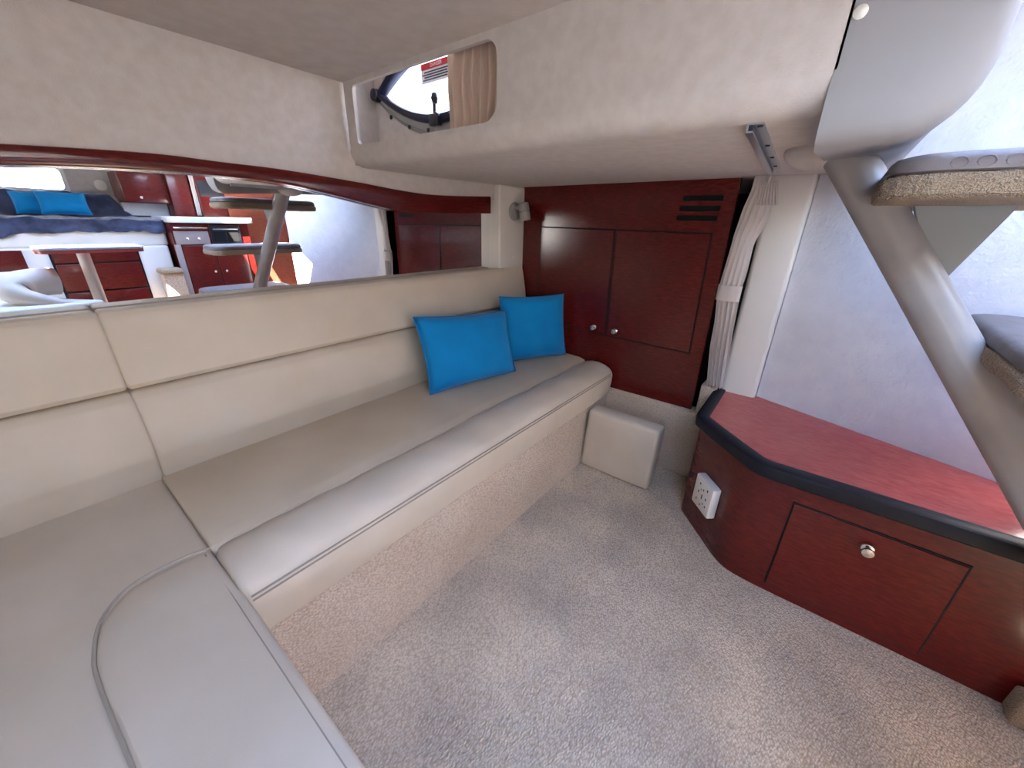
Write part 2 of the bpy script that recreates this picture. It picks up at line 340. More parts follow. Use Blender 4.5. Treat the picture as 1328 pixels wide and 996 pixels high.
# ================================================================ MAIN OBJECTS
# ---------------- corner sofa
sofa = thing('corner_sofa', 'cream leather built-in corner sofa on a carpeted base below the mirror', 'sofa', (.9, 1.15, 0))
obj('base', joinbm(box(-1.35, 1.965, .83, 1.6, 0, .345), box(-1.35, .085, .22, .83, 0, .345)), 'base_carpet', sofa, label='beige carpeted base')
def wrinkle(bm, amp, f, zmin):
    for v in bm.verts:
        if v.co.z > zmin:
            n = mnoise.noise((v.co.x*f, v.co.y*f*.5, 3.1)); v.co.z += amp*n
SB = [(1.50, .36), (1.50, .507), (1.40, .513), (1.25, .522), (1.10, .525), (1.03, .521), (1.00, .512), (.99, .495), (.99, .36)]
def sub(profile, n=4):
    out = []
    for i, p in enumerate(profile):
        q = profile[(i+1) % len(profile)]
        for k in range(n): out.append((p[0]+(q[0]-p[0])*k/n, p[1]+(q[1]-p[1])*k/n))
    return out
b = pad(sub(SB), 'x', .112, 1.985, .008); wrinkle(b, .004, 5, .45)
seat = obj('seat_cushion', b, 'leather_seat', sofa)
FB = [(1.005, .36), (1.005, .494), (.988, .512), (.965, .526), (.93, .536), (.89, .538), (.85, .530), (.82, .515), (.803, .496), (.797, .476), (.798, .44), (.803, .40), (.81, .362), (.83, .348), (.87, .348)]
b = pad(FB, 'x', .113, 1.955, .022, 8)
for v in b.verts:
    if v.co.z > .49: v.co.z += .006*mnoise.noise((v.co.x*7, v.co.y*9, .4))+.0065*mnoise.noise((v.co.x*15+v.co.y*14, v.co.y*6, 1.4))*(1.25-.5*v.co.x)
fbol = obj('seat_bolster', b, 'leather', sofa, label='rounded front bolster of the seat')
for k, dz in enumerate((0, -.011)):
    obj('seam', tube([(.125+1.79*i/40, .7985+(.0 if k == 0 else -.0015), .492+dz) for i in range(41)], .0022, 6), 'stitch', fbol)
# chaise part
b = pad(sub([(.24, .35), (.24, .485), (.26, .497), (.5, .499), (1.0, .501), (1.30, .500), (1.5, .498), (1.5, .35)]), 'x', -1.35, .112, .012); wrinkle(b, .003, 4, .45)
ch = obj('seat_cushion', b, 'leather', sofa)
cur = smoothpts([(.113, 1.012), (.05, 1.026), (-.031, 1.018), (-.082, .965), (-.104, .88), (-.107, .80), (-.096, .615), (-.085, .43), (-.08, .245)], 6)
outl = [(p.x, p.y) for p in cur] + [(.06, .232), (.105, .245), (.118, .28), (.118, .6), (.118, .85)]
fp = bmesh.new()
cx0, cy0 = .0, .62
rings = []
for ins, z in ((0, .46), (0, .494), (.03, .503), (.09, .509), (.25, .512), (.6, .514)):
    rings.append([(x+(cx0-x)*ins, y+(cy0-y)*ins, z) for x, y in outl])
obj('seat_pad', loft(rings), 'leather', sofa, label='raised front pad of the chaise with a curved seam')
obj('piping', tube([(p.x, p.y, .502) for p in cur], .0035, 6), 'piping', ch)
obj('seam', tube([(.098, .25+.74*i/20, .5075+.0022*min(1, (20-i)/6)) for i in range(21)], .0016, 6), 'stitch', ch)
# back cushions
LBK = [(1.452, .49), (1.444, .505), (1.428, .56), (1.420, .59), (1.421, .61), (1.438, .68), (1.460, .755), (1.478, .780), (1.50, .788), (1.55, .788), (1.56, .77), (1.56, .49)]
UBK = [(1.452, .797), (1.444, .810), (1.452, .87), (1.468, .95), (1.479, .995), (1.49, 1.008), (1.51, 1.012), (1.555, 1.008), (1.562, .99), (1.562, .80), (1.55, .793), (1.47, .793)]
for x0, x1, xa in ((.118, 1.985, .0), (-1.35, .120, 0)):
    obj('back_cushion', pad(sub(LBK, 3), 'x', x0, x1, .014), 'leather', sofa, label='lower back cushion')
for x0, x1 in ((.114, 1.985), (-1.35, .116)):
    u = obj('headrest_bolster', pad(sub(UBK, 3), 'x', x0, x1, .012), 'leather', sofa, label='upper back bolster')
    obj('seam', tube([(x0+.01+(x1-x0-.02)*i/30, 1.4835, .9985) for i in range(31)], .0012, 6), 'piping', u)
# ---------------- mirror and valance
one('wall_mirror', box(-1.35, 1.772, 1.57, 1.585, .96, 1.43), 'mirror', 'long frameless mirror above the cream sofa back', 'mirror')
vpts = vt + vb[::-1]
one('mirror_valance', prism(vpts, 'y', 1.522, 1.572, .006), 'mahogany', 'wavy glossy mahogany valance board along the top of the mirror', 'valance')
# ---------------- bulkhead cabinet
bc = thing('bulkhead_cabinet', 'glossy dark mahogany bulkhead cabinet with two doors at the sofa end', 'cabinet', (2.0, .9, .37))
XB = 2.0
pan = [(1.52, .37), (.376, .37), (.378, 1.455), (1.52, 1.455)]
obj('face_panel', prism(pan, 'x', XB, XB+.03), 'mahogany', bc)
LD = [(1.369, 1.2425), (.906, 1.2375), (.896, .677), (1.369, .657)]
RD = [(.903, 1.2375), (.443, 1.2315), (.434, .668), (.892, .673)]
LD = [(1.369, 1.240), (.906, 1.2365), (.895, .676), (1.369, .680)]
def inset(pts, d):
    cu = sum(p[0] for p in pts)/len(pts); cv = sum(p[1] for p in pts)/len(pts)
    return [(u-math.copysign(d, u-cu), v-math.copysign(d, v-cv)) for u, v in pts]
for pts, kn in ((LD, (.967, .714)), (RD, (.839, .714))):
    obj('door_gap', prism(pts, 'x', XB-.0012, XB+.01), 'gap', bc, smooth=False)
    d = obj('door', prism(inset(pts, .006), 'x', XB-.0045, XB+.012, .001, 1), 'mahogany', bc)
    obj('knob', lathe([(.0, 0), (.0145, 0), (.0155, .002), (.014, .005), (.007, .008), (.0065, .014), (.012, .017), (.0145, .021), (.013, .025), (.006, .0275), (0, .028)], (XB-.0045, *kn), (-1, 0, 0)), 'chrome', d, label='small chrome knob')
for y0, y1, z in ((.428, .598, 1.372), (.432, .606, 1.331), (.436, .612, 1.291)):
    obj('vent_slot', prism(rrect(y0, y1, z-.011, z+.011, .008), 'x', XB-.0015, XB+.01), 'void', bc, label='black ventilation slot')
# ---------------- low cabinet on the right
lc = thing('low_cabinet', 'low glossy mahogany cabinet with black rubber edge below the white wall', 'cabinet', (1.6, -.2, 0))
body = [(2.03, .266), (1.70, .266)] + [tuple(p) for p in smoothpts([(1.684, .262), (1.665, .248), (1.52, .118), (1.462, .062), (1.434, .012), (1.424, -.06), (1.422, -.15)], 4)] + [(1.425, -.80), (1.72, -.80)] + [E1, (2.03, .10)]
obj('body', prism(body, 'z', 0, .50), 'mahogany', lc)
topo = [(2.03, .283)] + [tuple(p) for p in smoothpts([(1.66, .275), (1.625, .268), (1.60, .25), (1.50, .145), (1.41, .045), (1.385, .0), (1.382, -.06), (1.385, -.2)], 4)] + [(1.392, -.80)]
wallside = [(1.70, -.80), E1, (2.03, .10)]
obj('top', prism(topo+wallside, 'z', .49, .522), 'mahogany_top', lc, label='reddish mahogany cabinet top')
def offset_path(pts, d):
    out = []
    for i, p in enumerate(pts):
        a = Vector(pts[max(i-1, 0)]); c = Vector(pts[min(i+1, len(pts)-1)]); t = (c-a).normalized(); n = Vector((-t.y, t.x)); out.append((p[0]+n.x*d, p[1]+n.y*d))
    return out
# black edging swept along the outline
ed = []
for (x, y), (ix, iy) in zip(topo, offset_path(topo, .062)):
    n = Vector((ix-x, iy-y, 0)).normalized()
    prof = [(-.002, .481), (-.008, .487), (-.009, .515), (-.005, .525), (.003, .529), (.036, .530), (.041, .527), (.043, .515), (.03, .481)]
    ed.append([(x+n.x*o, y+n.y*o, z) for o, z in prof])
obj('edge_bumper', loft(ed), 'black_edge', lc, label='black rubber edging')
DX = 1.4225
dr = [(-.107, .033), (-.107, .405), (-.522, .402), (-.526, .034)]
obj('drawer_gap', prism(dr, 'x', DX-.0022, DX+.01), 'gap', lc, smooth=False)
d = obj('drawer_front', prism(inset(dr, .005), 'x', DX-.006, DX+.012, .001, 1), 'mahogany', lc)
obj('knob', lathe([(.0, 0), (.017, 0), (.018, .002), (.016, .006), (.008, .009), (.008, .016), (.014, .020), (.017, .024), (.015, .029), (.007, .0315), (0, .032)], (DX-.006, -.316, .340), (-1, 0, 0)), 'chrome', d, label='chrome push knob')
# ---------------- socket on the chamfer
cd = Vector((1.665-1.52, .248-.118, 0)).normalized(); cn = Vector((-cd.y, cd.x, 0))
if cn.x > 0: cn = -cn
so = thing('power_socket', 'white double power socket on the cabinet\'s angled corner', 'socket', (1.555, .145, .13))
cc = Vector((1.5525, .147, .222))+cn*.001
def sbox(w, h, d0, d1, bev, off=(0, 0)):
    bm = bmesh.new(); bx(bm, -w/2, w/2, d0, d1, -h/2, h/2)
    if bev: bmesh.ops.bevel(bm, geom=bm.edges[:], offset=bev, segments=2, profile=.5, affect='EDGES')
    m = Matrix((cd, cn, Vector((0, 0, 1)))).transposed()
    for v in bm.verts: v.co = m @ (v.co+Vector((off[0], 0, off[1])))+cc
    return bm
sk = obj('plate', sbox(.125, .142, 0, .036, .006), 'white_plastic', so)
for off, sz in (((-.030, .042), (.007, .010)), ((.024, .042), (.007, .010)), ((-.03, .0), (.007, .010)), ((.026, .002), (.007, .010)), ((-.002, -.006), (.006, .022)), ((-.035, -.032), (.006, .009)), ((.03, -.036), (.006, .009)), ((-.005, .028), (.006, .008)), ((0, -.046), (.006, .009)), ((-.018, -.03), (.005, .007)), ((.012, .02), (.005, .007))):
    obj('socket_hole', sbox(sz[0], sz[1], .0335, .0366, 0, off), 'dark_plastic', so, smooth=False)
# ---------------- leg-rest cushion block on the floor
b = bmesh.new(); bx(b, 1.700, 1.80, .435, .828, 0.0, .352)
bmesh.ops.bevel(b, geom=b.edges[:], offset=.022, segments=4, profile=.5, affect='EDGES')
for v in b.verts:
    v.co.y += (-.012 if v.co.y < .6 else .0)*(v.co.z/.35-.5)
    if v.co.z > .3 and v.co.y > .75: v.co.y -= .02
one('cushion_block', b, 'leather', 'square cream leather cushion block standing on the carpet at the sofa end', 'cushion')
# ---------------- pillows
def pillow_bm(p0, p1, up_, h0, h1, t, seed=0, n=18):
    """p0,p1 bottom corners, up_ direction, heights at both ends"""
    p0, p1, up_ = Vector(p0), Vector(p1), Vector(up_).normalized()
    nrm = (p1-p0).cross(up_).normalized(); bm = bmesh.new(); G = {}
    for s in (1, -1):
        for i in range(n+1):
            for j in range(n+1):
                u, v = i/n, j/n
                if s < 0 and (i in (0, n) or j in (0, n)): G[(s, i, j)] = G[(1, i, j)]; continue
                uu, vv = 2*u-1, 2*v-1
                pin = .03
                au = u+(-uu)*pin*(1-vv*vv)*abs(uu)**2; av = v+(-vv)*pin*(1-uu*uu)*abs(vv)**2
                q = p0.lerp(p1, au)+up_*av*(h0+(h1-h0)*u)
                th = t*((1-uu**2)*(1-vv**2))**.42
                th += .009*mnoise.noise((u*6+seed, v*6, s*2.))*(1-uu**4)*(1-vv**4)
                for (cu, cv) in ((0, 0), (1, 0), (0, 1), (1, 1)):
                    dd = math.hypot(u-cu, v-cv); th -= .006*math.exp(-(dd/.22)**2)*math.sin(7*math.atan2(v-cv+.01, u-cu+.01))
                if i in (0, n) or j in (0, n): th = 0
                G[(s, i, j)] = bm.verts.new(q+nrm*s*max(th, 0))
    for s in (1, -1):
        for i in range(n):
            for j in range(n):
                f = [G[(s, i, j)], G[(s, i+1, j)], G[(s, i+1, j+1)], G[(s, i, j+1)]]
                try: bm.faces.new(f if s > 0 else f[::-1])
                except ValueError: pass
    return bm
def pillow(p0, p1, up_, h0, h1, t, label, group=None, seed=0):
    T = thing('throw_pillow', label, 'pillow', ((p0[0]+p1[0])/2, (p0[1]+p1[1])/2, p0[2]), group)
    o = obj('cover', pillow_bm(p0, p1, up_, h0, h1, t, seed), 'blue', T, ang=180)
    p0, p1, up_ = Vector(p0), Vector(p1), Vector(up_).normalized(); n = 18
    path = []
    for (a, b, k) in (((0, 0), (1, 0), 0), ((1, 0), (1, 1), 1), ((1, 1), (0, 1), 2), ((0, 1), (0, 0), 3)):
        for i in range(n):
            u = a[0]+(b[0]-a[0])*i/n; v = a[1]+(b[1]-a[1])*i/n; uu, vv = 2*u-1, 2*v-1
            au = u+(-uu)*.03*(1-vv*vv)*abs(uu)**2; av = v+(-vv)*.03*(1-uu*uu)*abs(vv)**2
            path.append(p0.lerp(p1, au)+up_*av*(h0+(h1-h0)*u))
    obj('piped_seam', tube(path, .003, 6, closed=True), 'blue', o)
    return T
pillow((1.035, 1.275, .522), (1.53, 1.165, .522), (.02, .26, .95), .355, .325, .062, 'blue throw pillow in front, overlapping the one by the mahogany bulkhead', seed=1)
pillow((1.60, 1.30, .522), (1.955, 1.115, .522), (-.03, .10, .95), .37, .365, .055, 'blue throw pillow tucked behind the other against the mahogany bulkhead', seed=4)
# ---------------- reading lamp
rl = thing('reading_lamp', 'small grey swivel reading lamp on the off-white corner post', 'lamp', (1.905, 1.497, 1.30))
lo = Vector((1.905, 1.497, 1.315))
obj('wall_plate', lathe([(0, 0), (.048, 0), (.05, .006), (.046, .014), (.03, .018), (0, .018)], lo, (0, -1, 0), 24), 'lamp_grey', rl)
obj('arm', tube([lo+Vector((0, -.01, .02)), lo+Vector((.0, -.035, .02)), lo+Vector((.01, -.05, .01))], .012), 'lamp_grey', rl)
hd = obj('lamp_head', lathe([(0, -.005), (.026, 0), (.030, .008), (.031, .04), (.028, .042), (.028, .046), (.031, .048), (.032, .085), (.030, .092), (.024, .088), (0, .086)], lo+Vector((.012, -.055, .045)), (.12, -.12, -1), 24), 'lamp_grey', rl)
obj('lens', lathe([(0, 0), (.023, 0), (.023, .003), (0, .003)], lo+Vector((.012, -.055, .045))+Vector((.12, -.12, -1)).normalized()*.0875, (.12, -.12, -1)), 'white_plastic', hd)
one('snap_fastener', lathe([(0, 0), (.012, 0), (.013, .003), (.009, .007), (0, .009)], (1.905, 1.497, 1.063), (0, -1, 0)), 'white_plastic', 'round white snap button low on the off-white corner post', 'fastener')
one('snap_fastener', lathe([(0, 0), (.009, 0), (.0095, .003), (.006, .006), (0, .007)], (.9405, .062, 1.565), (-1, 0, 0)), 'white_plastic', 'round white snap button on the moulded companionway panel', 'fastener')
# ---------------- stairs
st = thing('companionway_stairs', 'open companionway stairs with carpeted treads on one pale stringer tube', 'stairs', (1.2, -.9, 0))
tp, bt = Vector((1.353, .045, 1.435)), Vector((1.16, -1.01, .02))
T0 = Vector((1.346, .023, 1.405)); TD = Vector((-.0672, -.362, -.485))
tp = T0-TD*.06; bt = T0+TD*((1.405)/.485)
obj('stringer', tube([tp.lerp(bt, i/10) for i in range(11)], .046, 28), 'stringer_paint', st)
obj('foot_plate', lathe([(0, 0), (.075, 0), (.075, .008), (.05, .012), (0, .012)], (bt.x, bt.y, 0), (0, 0, 1)), 'stringer_paint', st)
def stad(x0, x1, y0, y1, r, n=8): return rrect(x0, x1, y0, y1, r, n)
for k, (xc, y1, z0) in enumerate(((1.31, -.036, 1.306), (1.272, -.305, .992), (1.235, -.575, .645))):
    x0, x1, y0 = xc-.32, xc+.315, y1-.31
    outl = stad(x0, x1, y0, y1, .07)
    cxx, cyy = (x0+x1)/2, (y0+y1)/2
    def rg(ins, z): return [(x+(cxx-x)*ins/.3*1.0 if abs(x-cxx) > 1e-6 else x, y+(cyy-y)*ins/.155, z) for x, y in outl]
    t = obj('tread', loft([rg(.012, z0), rg(.002, z0+.005), rg(0, z0+.016), rg(0, z0+.026), rg(.004, z0+.034), rg(.012, z0+.038)]), 'tread_carpet', st, label='carpet wrapped lower layer of a tread')
    me = t.data; bm_ = bmesh.new(); bm_.from_mesh(me)
    bmesh.ops.subdivide_edges(bm_, edges=[e for e in bm_.edges if e.calc_length() > .012], cuts=5, use_grid_fill=True)
    bmesh.ops.triangulate(bm_, faces=[f for f in bm_.faces if len(f.verts) > 4])
    bm_.normal_update()
    for v in bm_.verts:
        w = t.matrix_world @ v.co
        v.co += v.normal*(.0035*mnoise.noise(v.co*150)+.0025*mnoise.noise(v.co*330))
    bm_.to_mesh(me); bm_.free(); me.shade_smooth()
    tv = obj('tread_pad', loft([rg(.010, z0+.036), rg(.004, z0+.040), rg(.006, z0+.056), rg(.012, z0+.064), rg(.024, z0+.068)]), 'tread_vinyl', t, label='grey vinyl step pad')
    for i in range(6):
        yy = y1-.085-.03*i
        if yy > y0+.05:
            obj('embossed_ring', tube([(x0+.0055, yy+.010*math.cos(a), z0+.050+.008*math.sin(a)) for a in [2*math.pi*q/14 for q in range(14)]], .0012, 5, closed=True), 'tread_vinyl', t)
    # bracket plate in the stringer plane
    xs = 1.346-.139*(1.405-z0)
    def ty(z): return .023-.7464*(1.405-z)
    ya = ty(z0)-.075
    tri_ = [(ya, z0+.002), (y1-.285, z0+.002), (ty(z0-.20)-.035, z0-.20), (ty(z0-.155)-.04, z0-.165), (ty(z0-.11)-.045, z0-.115)]
    tri_ = [(ya+.012, z0+.004), (y1-.238, z0+.004), (ty(z0-.185)-.012, z0-.187), (ty(z0-.175)-.004, z0-.178), (ty(z0-.10)-.035, z0-.10)]
    obj('bracket', prism(tri_, 'x', xs-.014, xs+.010, .002, 1), 'bracket_paint', st, label='triangular support plate')
# carpeted plinth at the stair foot
one('carpeted_plinth', box(1.36, 1.424, -1.15, -.705, 0, .095, bev=.012), 'tread_carpet', 'low carpeted ledge against the cabinet foot by the stairs', 'ledge')

# ---------------- porthole
po = thing('porthole', 'pointed oval porthole with dark frame in the overhead recess', 'porthole', (1.2, 1.275, 1.58))
def lensring(a0, b0, x0, a1, b1, x1, n=28):
    A = [(x0, y, z) for y, z in lens(*LC, a0, b0, n)]; B = [(x1, y, z) for y, z in lens(*LC, a1, b1, n)]; return A, B
def ringloft(specs):
    R = [[(x, y, z) for y, z in lens(*LC, a, b)] for a, b, x in specs]; R.append(R[0])
    bm = loft(R, True, False); bmesh.ops.remove_doubles(bm, verts=bm.verts[:], dist=1e-6); return bm
obj('flange', ringloft([(.425, .168, 1.1995), (.425, .168, 1.192), (.418, .160, 1.188), (.392, .132, 1.188), (.39, .130, 1.1995)]), 'lamp_grey', po, label='pale grey mounting flange')
obj('gasket', ringloft([(.438, .182, 1.1998), (.438, .182, 1.194), (.430, .174, 1.192), (.422, .166, 1.194), (.42, .164, 1.1998)]), 'bracket_paint', po, label='grey outer gasket')
mat('frame_navy', rgb(24, 22, 46), .3)
fr = obj('frame', ringloft([(.400, .140, 1.20), (.400, .140, 1.176), (.392, .133, 1.168), (.372, .112, 1.168), (.366, .106, 1.176), (.366, .106, 1.21)]), 'frame_navy', po, label='dark blue-black window frame')
obj('pane', prism(lens(*LC, .368, .108), 'x', 1.196, 1.202), 'glass', po)
for yy, zz in ((1.60, 1.652), (1.485, 1.605), (1.37, 1.5825), (1.60, 1.818), (1.485, 1.865)):
    obj('screw', lathe([(0, 0), (.008, 0), (.007, .003), (0, .004)], (1.188, yy, zz), (-1, 0, 0), 10), 'dark_plastic', po)
obj('hinge', lathe([(0, 0), (.022, 0), (.024, .006), (.022, .03), (.010, .034), (0, .034)], (1.19, 1.672, 1.735), (-1, 0, 0), 14), 'dark_plastic', po)
obj('latch', joinbm(box(1.15, 1.178, 1.275, 1.325, 1.585, 1.625, bev=.006), box(1.155, 1.17, 1.292, 1.304, 1.61, 1.66, bev=.004)), 'dark_plastic', po)
cordt = thing('pull_cord', 'thin cord with a dark bead hanging in front of the porthole glass', 'cord', (1.15, 1.28, 1.62))
obj('cord', tube([(1.15, 1.283, 1.76), (1.15, 1.281, 1.69), (1.15, 1.28, 1.63)], .0018, 6), 'lamp_grey', cordt)
obj('bead', lathe([(0, -.018), (.010, -.015), (.015, 0), (.010, .015), (0, .018)], (1.148, 1.28, 1.666), (0, 0, 1), 14), 'dark_plastic', cordt)
# warning placard
pc = thing('warning_placard', 'small red and white danger placard hanging before the porthole', 'sign', (1.14, 1.26, 1.728))
def placard(y0, y1, za, zb, x, m, name, par=None): return obj(name, box(x-.002, x, min(y0, y1), max(y0, y1), za, zb), m, par or pc, smooth=False)
placard(1.18, 1.338, 1.712, 1.772, 1.142, 'sign_white', 'plate')
placard(1.183, 1.335, 1.752, 1.770, 1.1395, 'sign_red', 'header')
for i, z in enumerate((1.744, 1.7365, 1.729, 1.7215)):
    placard(1.19+.01*(i % 2), 1.327-.008*((i+1) % 2), z-.0018, z+.0018, 1.1397, 'sign_ink', 'text_line')
fc = bpy.data.curves.new('t', 'FONT'); fc.body = 'DANGER'; fc.size = .015; fc.extrude = .0003; fc.align_x = 'CENTER'
fo = bpy.data.objects.new('t', fc); C.objects.link(fo)
dg = bpy.context.evaluated_depsgraph_get(); fm = bpy.data.meshes.new_from_object(fo.evaluated_get(dg))
bm = bmesh.new(); bm.from_mesh(fm); C.objects.unlink(fo); bpy.data.objects.remove(fo)
for v in bm.verts: u, w, d_ = v.co.x, v.co.y, v.co.z; v.co = Vector((1.1372-d_, 1.255-u, 1.756+w))
obj('lettering', bm, 'sign_white', pc, smooth=False)
# curtain inside the recess opening
def cloth(fn, nu, nv, thick=.0015):
    bm = bmesh.new(); G = [[bm.verts.new(fn(i/nu, j/nv)) for j in range(nv+1)] for i in range(nu+1)]
    for i in range(nu):
        for j in range(nv): bm.faces.new((G[i][j], G[i+1][j], G[i+1][j+1], G[i][j+1]))
    return bm
def thicken(bm, t):
    bm.normal_update(); fs = bm.faces[:]; vs = bm.verts[:]
    bd = [e for e in bm.edges if len(e.link_faces) == 1]
    tw = {v: bm.verts.new(v.co-v.normal*t) for v in vs}
    for f in fs: bm.faces.new([tw[v] for v in f.verts][::-1])
    for e in bd: a, b_ = e.verts; bm.faces.new((a, b_, tw[b_], tw[a]))
    return bm
def pc_fn(u, v):
    y = 1.062-.297*u; z = 1.455+.29*v
    ph = 58*u**1.3+1.2*math.sin(3*v+4*u)
    pin = math.exp(-((v-.62)/.16)**2)
    return (1.006+.024*math.sin(ph)*(.30+.7*u)+.006*pin*math.sin(2.1*ph+1), y+.006*math.cos(ph*1.0)*u-.008*pin*(u-.5), z)
one('porthole_curtain', thicken(cloth(pc_fn, 110, 24), .0018), 'curtain', 'gathered beige curtain drawn half across the porthole recess', 'curtain', ang=180)
# ---------------- tied doorway curtain
dc = thing('doorway_curtain', 'pale curtain tied back between mahogany bulkhead and padded panel', 'curtain', (1.97, .3, .55))
ZK = [(1.452, .2925, .026), (1.40, .283, .036), (1.326, .288, .047), (1.29, .290, .049), (1.22, .306, .041), (1.19, .310, .038), (1.09, .313, .043), (1.02, .317, .045), (.955, .316, .044), (.85, .308, .039), (.75, .303, .039), (.575, .288, .033), (.53, .284, .033)]
def zk(z):
    for a, b_ in zip(ZK, ZK[1:]):
        if a[0] >= z >= b_[0]:
            t = (a[0]-z)/(a[0]-b_[0]); return a[1]+(b_[1]-a[1])*t, a[2]+(b_[2]-a[2])*t
    return ZK[-1][1:]
def dcf(u, v):
    z = 1.452-.907*v; c, w = zk(z); ph = 2*math.pi*4.5*u+1.5*math.sin(4*v)
    amp = (.010+.004*math.sin(9*v))*(.35 if z > 1.04 else 1)
    top = math.exp(-((z-1.22)/.12)**2)
    return (1.955+amp*math.sin(ph)*(1-.75*top)+.02*top*(u-.5)+.012*math.sin(u*math.pi)*-1, c+w*(1-2*u)+.004*math.cos(ph), z)
obj('cloth', thicken(cloth(dcf, 72, 60), .002), 'curtain_pale', dc, ang=180)
def dpf(u, v):
    z = 1.425-.085*v; ph = 2*math.pi*7*u
    return (1.945+.005*math.sin(ph), .292-.052*u+(.006-.026*u)*v, z)
obj('pleated_heading', thicken(cloth(dpf, 70, 8), .002), 'curtain_pale', dc, ang=180)
obj('tie_band', loft([[(1.952+.026*math.cos(a), .318+.048*math.sin(a), z) for a in [2*math.pi*i/20 for i in range(20)]] for z in (.955, .957, 1.018, 1.022)], True, False), 'curtain_pale', dc)
# curtain track on the underside of the overhead box
tk = thing('curtain_track', 'aluminium curtain track screwed under the overhead box', 'track', (1.3, .2, 1.42))
pa, pb = Vector((.985, .185, 1.444)), Vector((1.72, .232, 1.444))
def trk(off0, off1, z0, z1):
    d = (pb-pa).normalized(); n = Vector((-d.y, d.x, 0)); bm = bmesh.new()
    vs = [bm.verts.new((q.x+n.x*o, q.y+n.y*o, z)) for q in (pa, pb) for o in (off0, off1) for z in (z0, z1)]
    for f in ((0, 1, 3, 2), (4, 6, 7, 5), (0, 4, 5, 1), (2, 3, 7, 6), (0, 2, 6, 4), (1, 5, 7, 3)): bm.faces.new([vs[i] for i in f])
    return bm
obj('flange', trk(-.018, .008, 1.438, 1.444), 'alu', tk)
obj('rail', joinbm(trk(.008, .012, 1.428, 1.444), trk(-.001, .012, 1.4245, 1.428)), 'alu', tk)
obj('channel', trk(.0005, .008, 1.4285, 1.438), 'dark_plastic', tk)
for t in (.02, .33, .6, .86):
    q = pa.lerp(pb, t); obj('screw', lathe([(0, 0), (.006, 0), (.005, .003), (0, .0035)], (q.x+.0, q.y-.010, 1.4385), (0, 0, -1), 10), 'dark_plastic', tk)
obj('hook', tube([(1.72, .236, 1.42), (1.80, .25, 1.40), (1.93, .285, 1.425)], .003, 6), 'white_plastic', tk)

# ================================================================ OPPOSITE SIDE (seen in the mirror)
# window frame
wf = thing('window_1', 'long side window over the blanket covered settee', 'window', (0, -2.1, 1.42)); wf['kind'] = 'structure'; del wf['category']
fr_o = rrect(WIN[0]-.02, WIN[1]+.02, WIN[2]-.02, WIN[3]+.02, .03); fr_i = rrect(WIN[0]+.006, WIN[1]-.006, WIN[2]+.006, WIN[3]-.006, .03)
obj('window_frame', plate_with_hole(fr_o, fr_i, 'y', -2.088, -.03), 'white_gel', wf)
obj('window_pane', box(WIN[0]-.005, WIN[1]+.005, -2.135, -2.131, WIN[2]-.005, WIN[3]+.005), 'glass', wf)
# settee
os_ = thing('raised_settee', 'white raised settee with drawers opposite the mirror, under a dark throw', 'sofa', (.3, -1.7, 0))
obj('seat_base', joinbm(box(-1.35, .922, -2.08, -1.30, 1.018, 1.20, bev=.02), ), 'white_gel', os_)
obj('plinth', box(-1.35, .90, -2.05, -1.25, 0, 1.02, bev=.01), 'white_gel', os_)
obj('backrest', box(-1.35, .80, -2.08, -1.93, 1.19, 1.395, bev=.03), 'leather', os_)
dfm = [(.215, .57), (.215, .995), (.70, .995), (.70, .60), (.67, .57)]
obj('drawer_frame', prism(dfm, 'y', -1.25, -1.238), 'void', os_, label='black drawer surround')
for z0, z1 in ((.585, .700), (.712, .905), (.915, .985)):
    obj('drawer_front', box(.228, .688, -1.25, -1.228, z0, z1, bev=.003), 'mahogany', os_)
obj('locker_door', box(-.40, .10, -1.25, -1.235, .60, 1.01, bev=.003), 'mahogany', os_)
# throw blanket
def blk(u, v):
    x = -.62+1.545*u
    path = [(-2.085, 1.40), (-2.0, 1.412), (-1.93, 1.40), (-1.90, 1.30), (-1.84, 1.225), (-1.60, 1.215), (-1.35, 1.215), (-1.292, 1.205), (-1.283, 1.16), (-1.283, 1.125)]
    L = v*(len(path)-1); i = min(int(L), len(path)-2); t = L-i
    y = path[i][0]+(path[i+1][0]-path[i][0])*t; z = path[i][1]+(path[i+1][1]-path[i][1])*t
    if x > .72:                               # the back part falls away to the right
        k = min((x-.72)/.14, 1); z = min(z, 1.412-(1.412-1.222)*k*k*(3-2*k)) if z > 1.222 else z
    n = mnoise.noise((x*5, v*4, .3)); n2 = mnoise.noise((x*13, v*9, 2.3))
    z += .014*n+.010*n2+.008+.006*mnoise.noise((x*26+v*14, v*12, 5.))
    if v > .8: z -= (.035*abs(mnoise.noise((x*4, 7.7, 0)))+.04*max(0, 1-abs(x-.03)/.12))*(v-.8)/.2; y += .010*math.sin(x*34+2*n)*(v-.75)*4
    return (x, y+.022*n2*(1 if v > .45 else .4)+.012*mnoise.noise((x*22, v*7, 8.))*(v > .6), z)
one('throw_blanket', thicken(cloth(blk, 120, 50), .004), 'blanket', 'rumpled dark blue-grey throw draped over the settee opposite', 'blanket', ang=180)
pillow((.17, -1.73, 1.243), (.36, -1.75, 1.243), (0, -.42, .9), .17, .17, .05, 'blue throw pillow on the dark throw, the one half covered by its neighbour', seed=8)
pillow((.29, -1.655, 1.243), (.565, -1.655, 1.243), (0, -.38, .9), .175, .175, .05, 'blue throw pillow on the dark throw with its whole face showing', seed=11)
